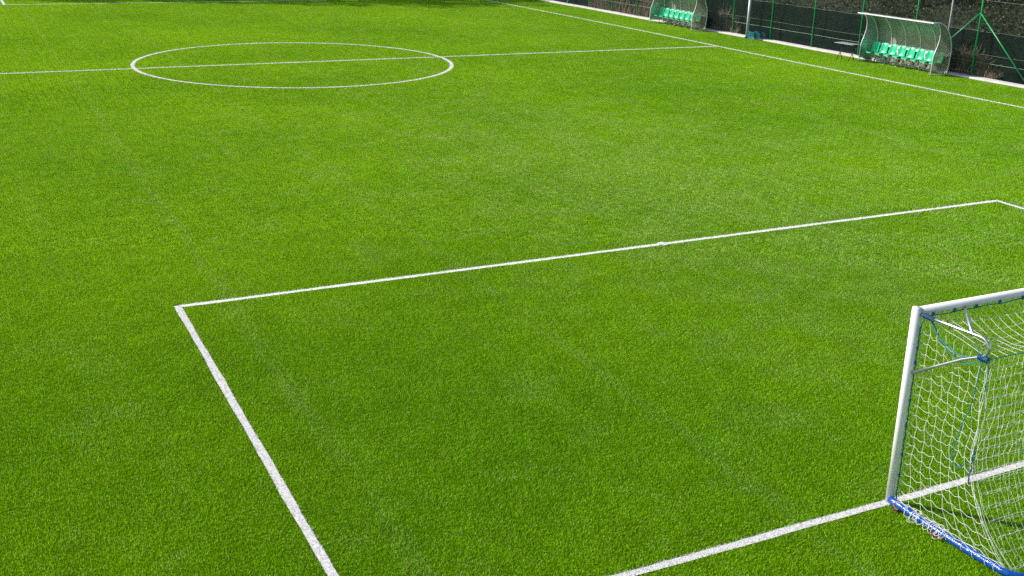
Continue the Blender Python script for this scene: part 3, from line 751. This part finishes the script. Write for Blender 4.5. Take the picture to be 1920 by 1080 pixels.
# ropes
def wavy(pts, amp, f, seed=0):
    out = []; rg = random.Random(seed)
    for p in catmull(pts, 8): out.append((p[0]+amp*rg.gauss(0, 1), p[1]+amp*rg.gauss(0, 1), p[2]+amp*rg.gauss(0, 1)))
    return out
b = MB()
pr = [(GX+lean*z/2.2+.035+.004*math.sin(z*31), -.052, z) for z in np.arange(.02, GT-.1, .05)]; b.tube(pr, .006, 6)
cb = [(x, -.05-.006*math.sin(x*9), GT-.045-.012*abs(math.sin(x*7.5))) for x in np.arange(AX+.1, 3.0, .06)]; b.tube(cb, .006, 6)
for x in (-2.92, -2.62, -2.3, -1.95, -1.6, -1.2): b.tube([(x, -.052, GT-.055), (x+.02, -.055, GT-.02)], .014, 8)
for z in (1.85, 1.68, 1.25, .95, .6, .35): b.tube([(GX+lean*z/2.2+.035, -.052, z-.015), (GX+lean*z/2.2+.035, -.052, z+.015)], .012, 8)
b.build('lacing_rope', M_ROPE, goal, smooth=True)
b = MB()
for k in range(5):   # turns round the arm
    y = -.10-.028*k; b.tube([(AX+.024*math.cos(q), y+.006*math.sin(q*.5), GT-.015+.024*math.sin(q)) for q in np.linspace(0, 6.28, 9)], .0055, 5)
b.build('rope_whipping', M_ROPE, goal, smooth=True); b = MB()
for k in range(6):
    oy = -.80-.02*k; b.tube([(AX+.04+.026*math.cos(q), oy+.006*math.sin(q*.5), GT-.20+.03*math.sin(q)) for q in np.linspace(0, 6.28, 9)], .0065, 5)
b.build('rope_whipping', M_ROPE, goal, smooth=True)
b = MB()
b.tube(wavy([(AX, -.10, GT-.03), (AX-.005, -.07, GT-.16), (AX+.03, -.055, GT-.32)], .003, 1, 1), .006, 5)
b.tube(wavy([(AX+.02, -.16, GT-.04), (AX+.03, -.34, GT-.20), (AX+.03, -.60, GT-.26), (AX+.04, -.83, GT-.21)], .004, 1, 2), .006, 5)
b.tube(wavy([(AX+.03, -.17, GT-.05), (AX+.04, -.38, GT-.26), (AX+.04, -.62, GT-.34), (AX+.04, -.84, GT-.22)], .004, 1, 3), .005, 5)
b.tube(wavy([(AX+.03, -.74, GT-.10), (AX+.03, -.79, GT-.16), (AX+.03, -.80, GT-.22)], .003, 1, 4), .004, 5)
b.tube([(AX+.05+6.0*t_, -.90, 2.05-.02*math.sin(math.pi*t_)) for t_ in np.linspace(0, 1, 30)], .005, 5)
b.tube(wavy([(AX+.05, -.83, 2.0), (AX+.05, -.80, 1.6), (AX+.03, -.73, 1.2), (AX+.02, -.70, .98), (AX+.03, -.72, .86), (AX+.05, -.79, .82), (AX+.05, -.84, .9)], .0035, 1, 5), .0055, 5)
b.tube(wavy([(AX+.06, -.90, 2.0), (AX+.06, -.91, 1.85), (AX+.065, -.90, 1.7)], .003, 1, 6), .005, 5)
b.build('hanging_rope', M_TEAL, goal, smooth=True)
b = MB(); b.tube(wavy([(AX+.06, -.92, 1.08), (AX+.05, -.92, .96), (AX+.04, -.93, .84), (AX+.045, -.93, .72)], .004, 1, 8), .008, 5); b.build('rope_tail', M_ROPE, goal, smooth=True)

# ------------------------------------------------------------------ fallen leaves
LV = [((-3.14, -.17), 'curled brown leaf beside the blue ground bar at the foot of the goal post', .03), ((-3.16, -.20), 'small brown leaf lying against the first one by the goal post foot', .022),
      ((-3.15, -.70), 'brown leaf under the cord tangle on the blue ground bar', .028), ((-3.16, -.80), 'flat brown leaf further along the blue ground bar', .026), ((-1.23, 2.3), 'lone brown leaf on the grass in front of the goal', .022)]
for i, (c, lab, s_) in enumerate(LV):
    rg = random.Random(i); rows = [[(u*s_*(1-.5*abs(v)), v*s_*1.5, .024+.012*u*u+.014*abs(v)**2+rg.uniform(0, .003)) for u in (-1, -.5, 0, .5, 1)] for v in (-1, -.6, -.2, .2, .6, 1)]
    o = MB().sheet(rows).build('fallen_leaf', M_LEAFB, smooth=True, thick=.001); o.location = (*c, 0); o.rotation_euler.z = rg.uniform(0, 6); tag(o, lab, 'leaf', 'fallen leaves')
